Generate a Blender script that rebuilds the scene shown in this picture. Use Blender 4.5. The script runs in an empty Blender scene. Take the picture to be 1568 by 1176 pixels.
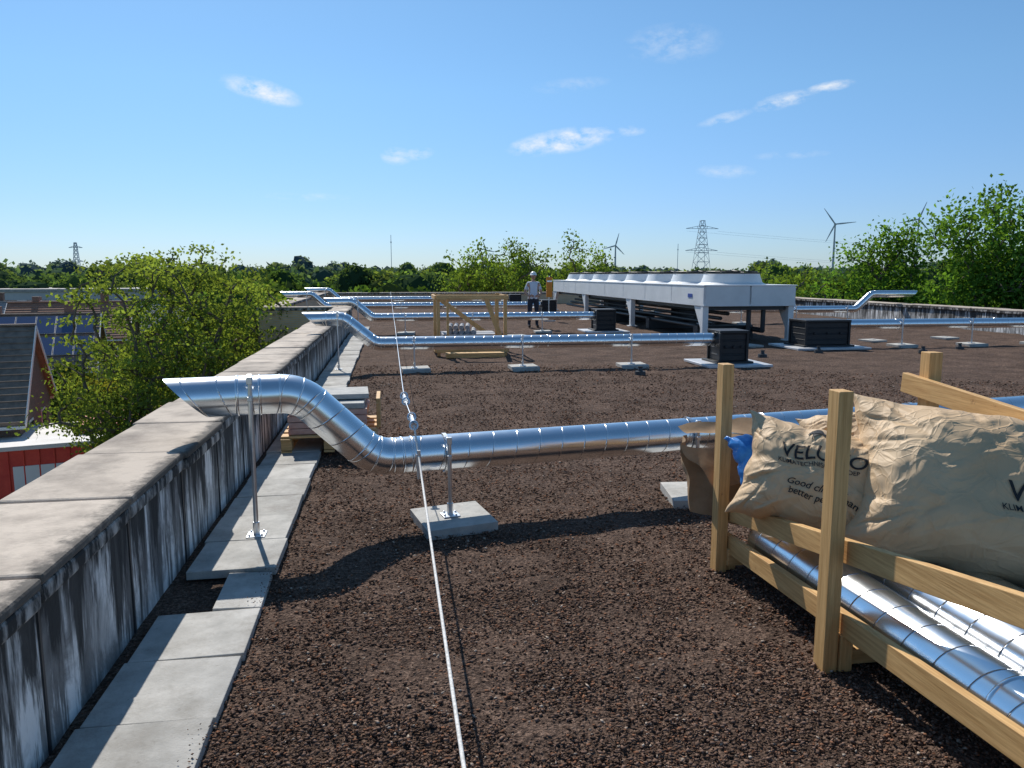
import bpy, math, random, bmesh
import numpy as np
from mathutils import Vector, Matrix, noise, Euler
random.seed(7); np.random.seed(7)
D=bpy.data; S=bpy.context.scene
R=math.radians
# ------------------------------------------------------------------ helpers
def link(o,parent=None):
    S.collection.objects.link(o)
    if parent is not None: o.parent=parent
    return o
def empty(name,loc=(0,0,0)):
    e=D.objects.new(name,None); e.location=loc; e.empty_display_size=.2
    S.collection.objects.link(e); return e
class MB:
    def __init__(s): s.v=[];s.f=[];s.m=[]
    def add(s,vs,fs,m=0):
        b=len(s.v); s.v+= [tuple(p) for p in vs]
        s.f+=[tuple(b+i for i in f) for f in fs]; s.m+=[m]*len(fs)
    def box(s,c,d,rot=None,m=0,taper=1.0):
        hx,hy,hz=d[0]/2,d[1]/2,d[2]/2
        vs=[]
        for z in(-1,1):
            k=taper if z>0 else 1
            for y in(-1,1):
                for x in(-1,1): vs.append(Vector((x*hx*k,y*hy*k,z*hz)))
        if rot is not None:
            Rm=rot if isinstance(rot,Matrix) else Euler(rot).to_matrix()
            vs=[Rm@p for p in vs]
        c=Vector(c); vs=[p+c for p in vs]
        s.add(vs,[(0,2,3,1),(4,5,7,6),(0,1,5,4),(2,6,7,3),(0,4,6,2),(1,3,7,5)],m)
    def beam(s,a,b,w,h,m=0):
        a=Vector(a);b=Vector(b);d=b-a;L=d.length
        rot=d.to_track_quat('Y','Z').to_matrix()
        s.box((a+b)/2,(w,L,h),rot,m)
    def cyl(s,a,b,r0,r1=None,n=12,m=0,caps=True):
        if r1 is None:r1=r0
        a=Vector(a);b=Vector(b);d=(b-a)
        if d.length<1e-6:return
        q=d.to_track_quat('Z','Y').to_matrix(); vs=[]
        for p,r in((a,r0),(b,r1)):
            for i in range(n):
                t=2*math.pi*i/n; vs.append(p+q@Vector((math.cos(t)*r,math.sin(t)*r,0)))
        fs=[(i,(i+1)%n,n+(i+1)%n,n+i) for i in range(n)]
        if caps: fs+=[tuple(range(n))[::-1],tuple(range(n,2*n))]
        s.add(vs,fs,m)
    def obj(s,name,mats,parent=None,bevel=0,smooth=False):
        me=D.meshes.new(name); me.from_pydata(s.v,[],s.f)
        if not isinstance(mats,(list,tuple)): mats=[mats]
        for m in mats: me.materials.append(m)
        me.polygons.foreach_set('material_index',s.m)
        if smooth:
            me.polygons.foreach_set('use_smooth',[True]*len(me.polygons)); me.set_sharp_from_angle(angle=R(35))
        me.update()
        o=link(D.objects.new(name,me),parent)
        if bevel:
            b=o.modifiers.new('bev','BEVEL'); b.width=bevel; b.segments=2; b.limit_method='ANGLE'
        return o
def pol(az,d,z=0): return Vector((d*math.sin(R(az)),d*math.cos(R(az)),z))
XL,XR,YF,YJ,XJ=-1.25,18.3,46,26,-3.7
GZ=-9.0
# ------------------------------------------------------------------ materials
def nt(name):
    m=D.materials.new(name); m.use_nodes=True; t=m.node_tree
    return m,t,t.nodes['Principled BSDF']
def mat(name,c,rough=.7,metal=0,c2=None,scale=5,stretch=(1,1,1),bump=0,bscale=None,detail=6,lo=.35,hi=.65,coord='Object',island=0,dirt=None,edge=None):
    m,t,b=nt(name); N=t.nodes.new; L=t.links.new
    b.inputs['Roughness'].default_value=rough; b.inputs['Metallic'].default_value=metal
    b.inputs['Base Color'].default_value=(*c,1)
    tc=N('ShaderNodeTexCoord'); mp=N('ShaderNodeMapping'); mp.inputs['Scale'].default_value=stretch
    L(tc.outputs[coord],mp.inputs['Vector'])
    col=None
    if c2 is not None:
        n=N('ShaderNodeTexNoise'); n.inputs['Scale'].default_value=scale; n.inputs['Detail'].default_value=detail
        n.inputs['Roughness'].default_value=.65
        L(mp.outputs[0],n.inputs['Vector'])
        r=N('ShaderNodeValToRGB'); r.color_ramp.elements[0].position=lo; r.color_ramp.elements[1].position=hi
        r.color_ramp.elements[0].color=(*c,1); r.color_ramp.elements[1].color=(*c2,1)
        L(n.outputs[0],r.inputs[0]); col=r.outputs[0]
    if island and col is not None:
        g=N('ShaderNodeNewGeometry'); mr=N('ShaderNodeMapRange'); mr.inputs[3].default_value=1-island; mr.inputs[4].default_value=1+island
        L(g.outputs['Random Per Island'],mr.inputs[0])
        vm=N('ShaderNodeVectorMath'); vm.operation='SCALE'; L(col,vm.inputs[0]); L(mr.outputs[0],vm.inputs['Scale']); col=vm.outputs[0]
    for dd in (dirt or []):
        n=N('ShaderNodeTexNoise'); n.inputs['Scale'].default_value=dd[0]; n.inputs['Detail'].default_value=10; n.inputs['Roughness'].default_value=.75; L(tc.outputs['Object'],n.inputs['Vector'])
        mr=N('ShaderNodeMapRange'); mr.inputs[1].default_value=dd[1]; mr.inputs[2].default_value=dd[2]; mr.inputs[4].default_value=dd[4]; L(n.outputs[0],mr.inputs[0])
        mx=N('ShaderNodeMix'); mx.data_type='RGBA'; L(mr.outputs[0],mx.inputs[0]); L(col,mx.inputs[6]); mx.inputs[7].default_value=(*dd[3],1); col=mx.outputs[2]
    if edge:
        sp=N('ShaderNodeSeparateXYZ'); L(tc.outputs['Object'],sp.inputs[0])
        n=N('ShaderNodeTexNoise'); n.inputs['Scale'].default_value=9; n.inputs['Detail'].default_value=8; n.inputs['Roughness'].default_value=.7; L(tc.outputs['Object'],n.inputs['Vector'])
        ma=N('ShaderNodeMath'); ma.operation='MULTIPLY_ADD'; ma.inputs[1].default_value=.30; L(n.outputs[0],ma.inputs[0]); L(sp.outputs[0],ma.inputs[2])
        mr=N('ShaderNodeMapRange'); mr.inputs[1].default_value=edge+.075; mr.inputs[2].default_value=edge+.15; mr.inputs[4].default_value=.85; L(ma.outputs[0],mr.inputs[0])
        lt=N('ShaderNodeMath'); lt.operation='LESS_THAN'; lt.inputs[1].default_value=edge+.6; L(sp.outputs[0],lt.inputs[0])
        mu=N('ShaderNodeMath'); mu.operation='MULTIPLY'; L(mr.outputs[0],mu.inputs[0]); L(lt.outputs[0],mu.inputs[1])
        mx=N('ShaderNodeMix'); mx.data_type='RGBA'; L(mu.outputs[0],mx.inputs[0]); L(col,mx.inputs[6]); mx.inputs[7].default_value=(.05,.047,.042,1); col=mx.outputs[2]
    if col is not None: L(col,b.inputs['Base Color'])
    if bump:
        n2=N('ShaderNodeTexNoise'); n2.inputs['Scale'].default_value=bscale or scale*4; n2.inputs['Detail'].default_value=6
        L(mp.outputs[0],n2.inputs['Vector'])
        bp=N('ShaderNodeBump'); bp.inputs['Distance'].default_value=bump; bp.inputs['Strength'].default_value=1
        L(n2.outputs[0],bp.inputs['Height']); L(bp.outputs[0],b.inputs['Normal'])
    return m
M_slab=mat('concrete_slab',(.34,.33,.305),.9,c2=(.50,.485,.45),scale=5,bump=.002,bscale=90,island=.14,detail=9,dirt=[(2.2,.48,.66,(.20,.18,.15),.6),(26,.60,.70,(.12,.10,.08),.55)])
M_tile=mat('concrete_tile',(.38,.375,.35),.9,c2=(.52,.50,.46),scale=7,bump=.002,bscale=90,dirt=[(6,.52,.72,(.2,.18,.15),.55)])
M_wood_y=mat('wood_y',(.47,.26,.09),.65,c2=(.70,.44,.18),scale=12,stretch=(6,.3,6),bump=.001,bscale=30,dirt=[(7,.63,.69,(.22,.10,.035),.8)])
M_wood_z=mat('wood_z',(.47,.26,.09),.65,c2=(.68,.42,.17),scale=12,stretch=(6,6,.3),bump=.001,bscale=30,dirt=[(7,.63,.69,(.22,.10,.035),.8)])
M_wood_x=mat('wood_x',(.48,.27,.095),.65,c2=(.70,.45,.20),scale=9,stretch=(.35,5,5),bump=.001,bscale=30)
M_black=mat('black_plastic',(.010,.010,.012),.5,c2=(.018,.018,.02),scale=4)
M_white=mat('white_sheet_metal',(.66,.67,.67),.4,c2=(.76,.77,.77),scale=1.5)
M_dark=mat('dark_metal',(.03,.032,.035),.5)
M_flash=mat('flashing',(.5,.52,.54),.45,metal=.3,c2=(.65,.66,.68),scale=3)
M_card=mat('cardboard',(.25,.15,.075),.85,c2=(.38,.245,.135),scale=5,bump=.002,bscale=20)
M_blue=mat('blue_plastic',(.02,.16,.50),.3,c2=(.06,.30,.72),scale=14,bump=.01,bscale=12)
def brick(name,c1,c2,mortar,axis='xz'):
    m,t,b=nt(name); N=t.nodes.new; L=t.links.new
    tc=N('ShaderNodeTexCoord'); sp=N('ShaderNodeSeparateXYZ'); cb=N('ShaderNodeCombineXYZ')
    L(tc.outputs['Object'],sp.inputs[0])
    ad=N('ShaderNodeMath'); ad.operation='ADD'; L(sp.outputs[0],ad.inputs[0]); L(sp.outputs[1],ad.inputs[1])
    L(ad.outputs[0],cb.inputs[0]); L(sp.outputs[2],cb.inputs[1])
    br=N('ShaderNodeTexBrick'); br.inputs['Scale'].default_value=1
    br.inputs['Brick Width'].default_value=.22; br.inputs['Row Height'].default_value=.065; br.inputs['Mortar Size'].default_value=.008
    br.inputs['Color1'].default_value=(*c1,1); br.inputs['Color2'].default_value=(*c2,1); br.inputs['Mortar'].default_value=(*mortar,1)
    L(cb.outputs[0],br.inputs['Vector']); L(br.outputs[0],b.inputs['Base Color']); b.inputs['Roughness'].default_value=.9
    return m
M_brick_tan=brick('tan_brick',(.60,.40,.22),(.68,.48,.28),(.5,.44,.36))
M_brick_dark=brick('dark_brick',(.13,.075,.055),(.19,.11,.075),(.15,.14,.12))
M_brick_red=brick('red_brick',(.24,.11,.07),(.32,.16,.10),(.25,.22,.2))
def galv():
    m,t,b=nt('galvanised_spiral_steel'); N=t.nodes.new; L=t.links.new
    b.inputs['Metallic'].default_value=1
    tc=N('ShaderNodeTexCoord'); sp=N('ShaderNodeSeparateXYZ'); L(tc.outputs['UV'],sp.inputs[0])
    a=N('ShaderNodeMath'); a.operation='MULTIPLY_ADD'; a.inputs[1].default_value=5.6; L(sp.outputs[1],a.inputs[0]); L(sp.outputs[0],a.inputs[2])
    fr=N('ShaderNodeMath'); fr.operation='FRACT'; L(a.outputs[0],fr.inputs[0])
    pp=N('ShaderNodeMath'); pp.operation='PINGPONG'; pp.inputs[1].default_value=.5; L(fr.outputs[0],pp.inputs[0])
    mr=N('ShaderNodeMapRange'); mr.inputs[1].default_value=0; mr.inputs[2].default_value=.026; mr.inputs[3].default_value=1; mr.inputs[4].default_value=0
    L(pp.outputs[0],mr.inputs[0])
    bp=N('ShaderNodeBump'); bp.inputs['Distance'].default_value=.0022; L(mr.outputs[0],bp.inputs['Height'])
    n=N('ShaderNodeTexNoise'); n.inputs['Scale'].default_value=2.0; n.inputs['Detail'].default_value=1; L(tc.outputs['Object'],n.inputs['Vector'])
    bp2=N('ShaderNodeBump'); bp2.inputs['Distance'].default_value=.008; bp2.inputs['Strength'].default_value=.5
    L(n.outputs[0],bp2.inputs['Height']); L(bp.outputs[0],bp2.inputs['Normal']); L(bp2.outputs[0],b.inputs['Normal'])
    v=N('ShaderNodeTexNoise'); v.inputs['Scale'].default_value=9; L(tc.outputs['Object'],v.inputs['Vector'])
    r=N('ShaderNodeMapRange'); r.inputs[3].default_value=.18; r.inputs[4].default_value=.30; L(v.outputs[0],r.inputs[0]); L(r.outputs[0],b.inputs['Roughness'])
    cr=N('ShaderNodeMix'); cr.data_type='RGBA'; cr.inputs[6].default_value=(.80,.82,.84,1); cr.inputs[7].default_value=(.5,.52,.55,1)
    L(mr.outputs[0],cr.inputs[0]); L(cr.outputs[2],b.inputs['Base Color'])
    return m
M_galv=galv()
M_steel=mat('zinc_steel',(.62,.64,.66),.35,metal=1,c2=(.74,.76,.78),scale=8)
def gravel():
    m,t,b=nt('roof_substrate'); N=t.nodes.new; L=t.links.new
    b.inputs['Roughness'].default_value=1; b.inputs['Specular IOR Level'].default_value=.15
    tc=N('ShaderNodeTexCoord')
    def noi(s,d=6):
        n=N('ShaderNodeTexNoise'); n.inputs['Scale'].default_value=s; n.inputs['Detail'].default_value=d; n.inputs['Roughness'].default_value=.7
        L(tc.outputs['Object'],n.inputs['Vector']); return n.outputs[0]
    big=noi(1.6,8); fine=noi(44,5)
    r=N('ShaderNodeValToRGB'); e=r.color_ramp.elements
    e[0].position=.34;e[0].color=(.040,.026,.020,1);e[1].position=.74;e[1].color=(.34,.235,.175,1)
    x=e.new(.54); x.color=(.135,.089,.066,1)
    L(fine,r.inputs[0])
    mr=N('ShaderNodeMapRange'); mr.inputs[1].default_value=.35; mr.inputs[2].default_value=.65; mr.inputs[3].default_value=.72; mr.inputs[4].default_value=1.32; L(big,mr.inputs[0])
    vm=N('ShaderNodeVectorMath'); vm.operation='SCALE'; L(r.outputs[0],vm.inputs[0]); L(mr.outputs[0],vm.inputs['Scale']); L(vm.outputs[0],b.inputs['Base Color'])
    v=N('ShaderNodeTexVoronoi'); v.inputs['Scale'].default_value=70; L(tc.outputs['Object'],v.inputs['Vector'])
    b1=N('ShaderNodeBump'); b1.inputs['Distance'].default_value=.011; L(v.outputs['Distance'],b1.inputs['Height'])
    b2=N('ShaderNodeBump'); b2.inputs['Distance'].default_value=.06; L(noi(9,6),b2.inputs['Height']); L(b1.outputs[0],b2.inputs['Normal'])
    L(b2.outputs[0],b.inputs['Normal']); return m
M_gravel=gravel()
def vcol(name,rough=.95,transl=0,gain=1):
    m=D.materials.new(name); m.use_nodes=True; t=m.node_tree; t.nodes.clear(); N=t.nodes.new; L=t.links.new
    o=N('ShaderNodeOutputMaterial'); a=N('ShaderNodeVertexColor'); a.layer_name='Col'
    d=N('ShaderNodeBsdfDiffuse'); L(a.outputs[0],d.inputs[0])
    if transl:
        tr=N('ShaderNodeBsdfTranslucent'); mu=N('ShaderNodeMix'); mu.data_type='RGBA'; mu.blend_type='MULTIPLY'; mu.inputs[0].default_value=1
        mu.inputs[7].default_value=(1.8,1.65,.65,1); L(a.outputs[0],mu.inputs[6]); L(mu.outputs[2],tr.inputs[0])
        mx=N('ShaderNodeMixShader'); mx.inputs[0].default_value=transl; L(d.outputs[0],mx.inputs[1]); L(tr.outputs[0],mx.inputs[2]); L(mx.outputs[0],o.inputs[0])
    else: L(d.outputs[0],o.inputs[0])
    return m
M_leaf=vcol('foliage',transl=.42); M_stone=vcol('stone_chips')
M_bark=mat('bark',(.09,.07,.055),.95,c2=(.18,.14,.11),scale=6,stretch=(1,1,.2))
def streaked():
    m,t,b=nt('weathered_parapet_concrete'); N=t.nodes.new; L=t.links.new
    b.inputs['Roughness'].default_value=.95
    tc=N('ShaderNodeTexCoord')
    def noi(sc,st,d=5,dist=0,rg=.5):
        mp=N('ShaderNodeMapping'); mp.inputs['Scale'].default_value=st; L(tc.outputs['Object'],mp.inputs[0])
        n=N('ShaderNodeTexNoise'); n.inputs['Scale'].default_value=sc; n.inputs['Detail'].default_value=d; n.inputs['Distortion'].default_value=dist; n.inputs['Roughness'].default_value=rg
        L(mp.outputs[0],n.inputs['Vector']); return n.outputs[0]
    def mr_(x,a,b_,c=0,d=1):
        q=N('ShaderNodeMapRange'); q.inputs[1].default_value=a;q.inputs[2].default_value=b_;q.inputs[3].default_value=c;q.inputs[4].default_value=d; L(x,q.inputs[0]); return q.outputs[0]
    def mul(a,b_):
        q=N('ShaderNodeMath'); q.operation='MULTIPLY'; L(a,q.inputs[0]); L(b_,q.inputs[1]); return q.outputs[0]
    r=N('ShaderNodeValToRGB'); e=r.color_ramp.elements; e[0].position=.3; e[0].color=(.09,.087,.083,1); e[1].position=.7; e[1].color=(.33,.32,.305,1)
    L(noi(5,(1,1,.5),10,.2,.7),r.inputs[0])
    runs=mul(mr_(noi(12,(1,1,.085),7,.3,.7),.475,.55),mr_(noi(2.6,(1,1,.8),7,.5,.65),.36,.54))
    m1=N('ShaderNodeMix'); m1.data_type='RGBA'; L(runs,m1.inputs[0]); L(r.outputs[0],m1.inputs[6]); m1.inputs[7].default_value=(.86,.85,.82,1)
    sp=N('ShaderNodeSeparateXYZ'); L(tc.outputs['Object'],sp.inputs[0])
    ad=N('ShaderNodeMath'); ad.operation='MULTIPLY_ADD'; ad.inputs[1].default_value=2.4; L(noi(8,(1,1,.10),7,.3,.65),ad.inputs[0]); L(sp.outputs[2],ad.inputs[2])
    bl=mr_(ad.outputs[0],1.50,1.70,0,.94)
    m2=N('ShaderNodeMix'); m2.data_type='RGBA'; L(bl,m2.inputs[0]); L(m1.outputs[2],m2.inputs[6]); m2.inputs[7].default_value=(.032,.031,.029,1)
    L(m2.outputs[2],b.inputs['Base Color'])
    bp=N('ShaderNodeBump'); bp.inputs['Distance'].default_value=.004; L(noi(40,(1,1,1)),bp.inputs['Height']); L(bp.outputs[0],b.inputs['Normal'])
    return m
M_par=streaked()
M_cap=mat('coping_stone',(.27,.225,.185),.95,c2=(.55,.47,.385),scale=2.6,bump=.003,bscale=60,island=.12,lo=.3,hi=.56,detail=9,edge=XL,dirt=[(1.7,.50,.68,(.19,.165,.14),.6),(20,.62,.72,(.10,.09,.08),.5)])
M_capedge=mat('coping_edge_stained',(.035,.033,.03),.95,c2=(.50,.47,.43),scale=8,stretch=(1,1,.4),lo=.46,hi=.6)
# ------------------------------------------------------------------ camera, sky, sun
cam=D.cameras.new('camera'); co=link(D.objects.new('camera',cam)); co.location=(0,0,1.75)
co.rotation_euler=(R(90-8.1),0,R(-8.9)); cam.sensor_width=36; cam.lens=27.05; cam.clip_end=8000; cam.clip_start=.05; S.camera=co
sv=Vector((-.27,1.0,1.0)).normalized()
sl=D.lights.new('sun','SUN'); so=link(D.objects.new('sun',sl)); sl.energy=5.0; sl.angle=R(.5); sl.color=(1,.95,.88)
so.rotation_euler=(-sv).to_track_quat('-Z','Y').to_euler()
W=D.worlds.new('World'); S.world=W; W.use_nodes=True; t=W.node_tree; bg=t.nodes['Background']; N=t.nodes.new; L=t.links.new
sk=N('ShaderNodeTexSky'); sk.sky_type='NISHITA'; sk.sun_disc=False; sk.sun_elevation=math.asin(sv.z); sk.sun_rotation=math.atan2(sv.x,sv.y)
sk.air_density=1.0; sk.dust_density=.2; sk.ozone_density=1.5; sk.altitude=0
bg.inputs['Strength'].default_value=.125
tc=N('ShaderNodeTexCoord')
spz=N('ShaderNodeSeparateXYZ'); L(tc.outputs['Generated'],spz.inputs[0])
tr_=N('ShaderNodeValToRGB'); e=tr_.color_ramp.elements
e[0].position=0; e[0].color=(.45,.60,.92,1); e[1].position=.5; e[1].color=(.62,.88,.97,1)
x=e.new(.08); x.color=(.48,.64,.92,1); x=e.new(.22); x.color=(.57,.79,.95,1)
L(spz.outputs[2],tr_.inputs[0])
tm=N('ShaderNodeMix'); tm.data_type='RGBA'; tm.blend_type='MULTIPLY'; tm.inputs[0].default_value=1; L(sk.outputs[0],tm.inputs[6]); L(tr_.outputs[0],tm.inputs[7])
clouds=[(-8.4,12.2,2.1,.6,-12,1),(12.6,9.4,3.2,.7,8,1),(10.3,9.0,1.3,.45,0,.9),(.6,8.3,.9,.5,0,.65),(2.2,8.5,.9,.35,8,.7),(30.5,12.15,1.2,.28,6,.95),(27.6,11.5,1.6,.42,10,.8),(23.8,10.6,1.5,.3,12,.55),
 (20.1,15.5,2.6,1.0,0,.34),(24,7.1,1.6,.4,-3,.4),(13.1,13.1,2.2,.4,4,.24),(-5.7,5.4,2.4,.25,0,.3),(17.3,10,.9,.3,0,.5),(28.2,8,2,.25,0,.25)]
mp=N('ShaderNodeMapping'); mp.inputs['Scale'].default_value=(1,1,1.9); L(tc.outputs['Generated'],mp.inputs[0])
cn=N('ShaderNodeTexNoise'); cn.inputs['Scale'].default_value=44; cn.inputs['Detail'].default_value=9; cn.inputs['Roughness'].default_value=.6; L(mp.outputs[0],cn.inputs['Vector'])
acc=None
def math_(op,a,b_=None,clamp=False):
    n=N('ShaderNodeMath'); n.operation=op; n.use_clamp=clamp
    for i,x in enumerate((a,b_)):
        if x is None: continue
        if isinstance(x,(int,float)): n.inputs[i].default_value=x
        else: L(x,n.inputs[i])
    return n.outputs[0]
for az,el,w,h,tilt,st in clouds:
    c=Vector((math.sin(R(az))*math.cos(R(el)),math.cos(R(az))*math.cos(R(el)),math.sin(R(el))))
    u=Vector((math.cos(R(az)),-math.sin(R(az)),0)); v=u.cross(c)*1.0
    if v.z<0: v=-v
    u2=u*math.cos(R(tilt))+v*math.sin(R(tilt)); v2=v*math.cos(R(tilt))-u*math.sin(R(tilt))
    sb=N('ShaderNodeVectorMath'); sb.operation='SUBTRACT'; L(tc.outputs['Generated'],sb.inputs[0]); sb.inputs[1].default_value=c
    def dot(vec,k):
        d=N('ShaderNodeVectorMath'); d.operation='DOT_PRODUCT'; L(sb.outputs[0],d.inputs[0]); d.inputs[1].default_value=vec*(1/R(k)); return d.outputs['Value']
    a=dot(u2,w); b_=dot(v2,h)
    q=math_('ADD',math_('MULTIPLY',a,a),math_('MULTIPLY',b_,b_))
    g=math_('SUBTRACT',1.0,math_('MULTIPLY',q,.55),True)
    g=math_('MULTIPLY',g,st)
    acc=g if acc is None else math_('MAXIMUM',acc,g)
ns=math_('MULTIPLY',math_('SUBTRACT',cn.outputs[0],.43),3.4)
cl=math_('MULTIPLY',math_('ADD',ns,math_('MULTIPLY',acc,.35)),acc,True)
cl=math_('MULTIPLY',cl,.9,True)
mx=N('ShaderNodeMix'); mx.data_type='RGBA'; L(cl,mx.inputs[0]); L(tm.outputs[2],mx.inputs[6]); mx.inputs[7].default_value=(7.5,7.7,7.9,1)
L(mx.outputs[2],bg.inputs['Color'])
S.view_settings.view_transform='Standard'; S.view_settings.look='None'; S.view_settings.exposure=0
# ------------------------------------------------------------------ terrain
M_ground=mat('meadow_ground',(.05,.085,.03),.95,c2=(.12,.14,.06),scale=.05)
g=MB(); g.add([(-5000,-3000,GZ),(5000,-3000,GZ),(5000,7000,GZ),(-5000,7000,GZ)],[(0,1,2,3)]); g.obj('ground',M_ground)
M_pave=mat('street_paving',(.22,.2,.18),.9,c2=(.34,.31,.28),scale=.8)
g=MB(); g.add([(-40,10,GZ+.02),(-9,10,GZ+.02),(-9,36,GZ+.02),(-40,36,GZ+.02)],[(0,1,2,3)]); g.obj('street_pavement',M_pave)
# ------------------------------------------------------------------ building with flat roof
B=empty('flat_roofed_building')
nx,ny=170,440
xs=np.linspace(XJ,XR,nx); ys=np.linspace(-3,YF,ny)
V=[];F=[]
for j,y in enumerate(ys):
    for i,x in enumerate(xs):
        z=0
        if y<30:
            z=.026*noise.noise(Vector((x*1.7,y*1.7,0)))+.024*noise.noise(Vector((x*3.2,y*5,3)))
            if x<-.6: z=min(z*.3,.004)
        V.append((x,y,z))
for j in range(ny-1):
    for i in range(nx-1):
        if ys[j]<YJ-.01 and xs[i+1]<XL-.0: continue
        F.append((j*nx+i,j*nx+i+1,(j+1)*nx+i+1,(j+1)*nx+i))
me=D.meshes.new('roof_substrate'); me.from_pydata(V,[],F); me.materials.append(M_gravel); me.polygons.foreach_set('use_smooth',[True]*len(F))
link(D.objects.new('roof_substrate',me),B)
g=MB()
CW=.58
g.box((XL-CW/2,11.5,(GZ+.60)/2),(CW-.06,29,.60-GZ),m=0)
g.box((XR+CW/2,21.5,(GZ+.6)/2),(CW-.06,49,.60-GZ),m=0)
g.obj('parapet_wall',[M_par],B)
g=MB()
g.box(((XJ+XL-CW)/2-.3,YJ+.28,(GZ+.6)/2),(XL-CW-XJ+.55,.5,.6-GZ))
g.box((XJ-.3,(YJ+YF)/2+.55,(GZ+.6)/2),(.5,YF-YJ,.6-GZ))
g.box(((XJ+XR)/2,YF+.3,(GZ+.6)/2),(XR-XJ+1.1,.5,.6-GZ))
g.obj('brick_parapet_wall',[M_brick_tan],B)
g=MB(); y=-2.0
while y<26:
    g.box((XL-.028,y,.29),(.010,.016,.58),m=0); y+=.97
g.obj('panel_joint',[M_dark],B)
g=MB()
def coping(g,x0,x1,ya,yb,axis='y',top=.70,seg=.96):
    p=ya
    while p<yb-.05:
        l=min(seg*random.uniform(.97,1.03),yb-p)
        dz=random.uniform(-.007,.007); dx=random.uniform(-.014,.014); rz=R(random.uniform(-.6,.6))
        if axis=='y':
            g.box(((x0+x1)/2+dx,p+l/2,top+dz-.02),(x1-x0,l-.018,.045),rot=(R(random.uniform(-.3,.3)),R(random.uniform(-.4,.4)),rz),m=0)
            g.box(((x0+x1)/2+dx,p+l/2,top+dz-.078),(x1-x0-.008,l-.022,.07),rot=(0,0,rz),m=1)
        else:
            g.box((p+l/2,(x0+x1)/2,top+dz-.02),(l-.014,x1-x0,.045),m=0)
            g.box((p+l/2,(x0+x1)/2,top+dz-.078),(l-.018,x1-x0-.006,.07),m=1)
        p+=l
coping(g,XL-CW,XL+.015,-2.9,25.9)
coping(g,XR-.02,XR+CW,-2.9,46.6)
coping(g,XJ-.62,XJ+.02,26.0,46.6)
coping(g,YJ-.02,YJ+.56,XJ,XL-.02,axis='x')
coping(g,YF,YF+.58,XJ+.1,XR-.1,axis='x')
g.obj('coping',[M_cap,M_capedge],B,bevel=.014)
# ------------------------------------------------------------------ paving slabs along parapet
g=MB(); y=-1.1
rows=[]
while y<25.5:
    rows.append(y); y+=.505
for y in rows:
    yc=y+.25
    if 3.78<yc<4.25:
        g.box((-.83,yc,.02),(.24,.49,.045),rot=(0,R(2),R(1.5))); continue
    zz=.025 if yc<4 else .045
    g.box((-.955+random.uniform(-.012,.012),yc,zz-.01+random.uniform(-.005,.005)),(.5,.493,.05),rot=(R(random.uniform(-.5,.5)),R(random.uniform(-.7,.7)),R(random.uniform(-1.2,1.2))))
g.obj('roof_paving_slabs',[M_slab],bevel=.004)
# ------------------------------------------------------------------ gravel chips (one object)
def chips(name,n,fx,sz,parent=None):
    P,s=fx(n); n=len(P)
    oct_=np.array([(1,0,0),(-1,0,0),(0,1,0),(0,-1,0),(0,0,1),(0,0,-1)],float)
    fo=np.array([(0,2,4),(2,1,4),(1,3,4),(3,0,4),(2,0,5),(1,2,5),(3,1,5),(0,3,5)])
    V=oct_[None]*(np.random.uniform(.5,1.2,(n,6,1)))
    V[...,0]*=np.random.uniform(.9,1.9,(n,1))
    a=np.random.uniform(0,6.28,n); b=np.random.uniform(-.6,.6,n)
    x=V[...,0]*np.cos(a)[:,None]-V[...,1]*np.sin(a)[:,None]; yy=V[...,0]*np.sin(a)[:,None]+V[...,1]*np.cos(a)[:,None]; z=V[...,2]*.7
    z2=z*np.cos(b)[:,None]+x*np.sin(b)[:,None]; x2=x*np.cos(b)[:,None]-z*np.sin(b)[:,None]
    V=np.stack([x2,yy,z2],-1)*s[:,None,None]+P[:,None]
    Fc=(fo[None]+6*np.arange(n)[:,None,None]).reshape(-1,3)
    me=D.meshes.new(name); me.vertices.add(n*6); me.vertices.foreach_set('co',V.reshape(-1)); me.loops.add(len(Fc)*3); me.loops.foreach_set('vertex_index',Fc.reshape(-1))
    me.polygons.add(len(Fc)); me.polygons.foreach_set('loop_start',np.arange(len(Fc))*3); me.update(calc_edges=True)
    br=np.random.uniform(.4,1.6,n); c=np.array([.155,.102,.077])[None]*br[:,None]
    lt=np.random.rand(n)<.04; c[lt]=np.array([.44,.36,.29])*np.random.uniform(.5,1.15,(lt.sum(),1))
    rd=np.random.rand(n)<.12; c[rd]=np.array([.25,.125,.075])
    C=np.ones((n,6,4)); C[...,:3]=c[:,None]
    at=me.color_attributes.new('Col','FLOAT_COLOR','POINT'); at.data.foreach_set('color',C.reshape(-1))
    me.materials.append(M_stone); return link(D.objects.new(name,me),parent)
def fx(n):
    d=1.9*np.exp(np.random.rand(n)*math.log(15/1.9)); az=np.radians(np.random.uniform(-27,50,n))
    x=d*np.sin(az); y=d*np.cos(az); ok=(x>-.7+np.random.normal(0,.025,n))&(x<17)
    x=x[ok];y=y[ok];d=d[ok]
    P=np.stack([x,y,np.random.uniform(-.002,.018,len(x))],-1)
    s=.0024+.0075*np.random.rand(len(x))**1.8; return P,s*(1+.07*d)
chips('roof_gravel',165000,fx,0,B)
def fx2(n):
    x=np.random.normal(-.71,.035,n); y=np.random.uniform(1.5,9,n); k=np.array([noise.noise(Vector((0,q*1.3,7)))for q in y]); ok=(k>.1)&(x>-1.15)
    x=x[ok];y=y[ok]; P=np.stack([x,y,np.full(len(x),.055)],-1); return P,np.random.uniform(.003,.006,len(x))
chips('spilled_gravel',900,fx2,0,B)
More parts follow.
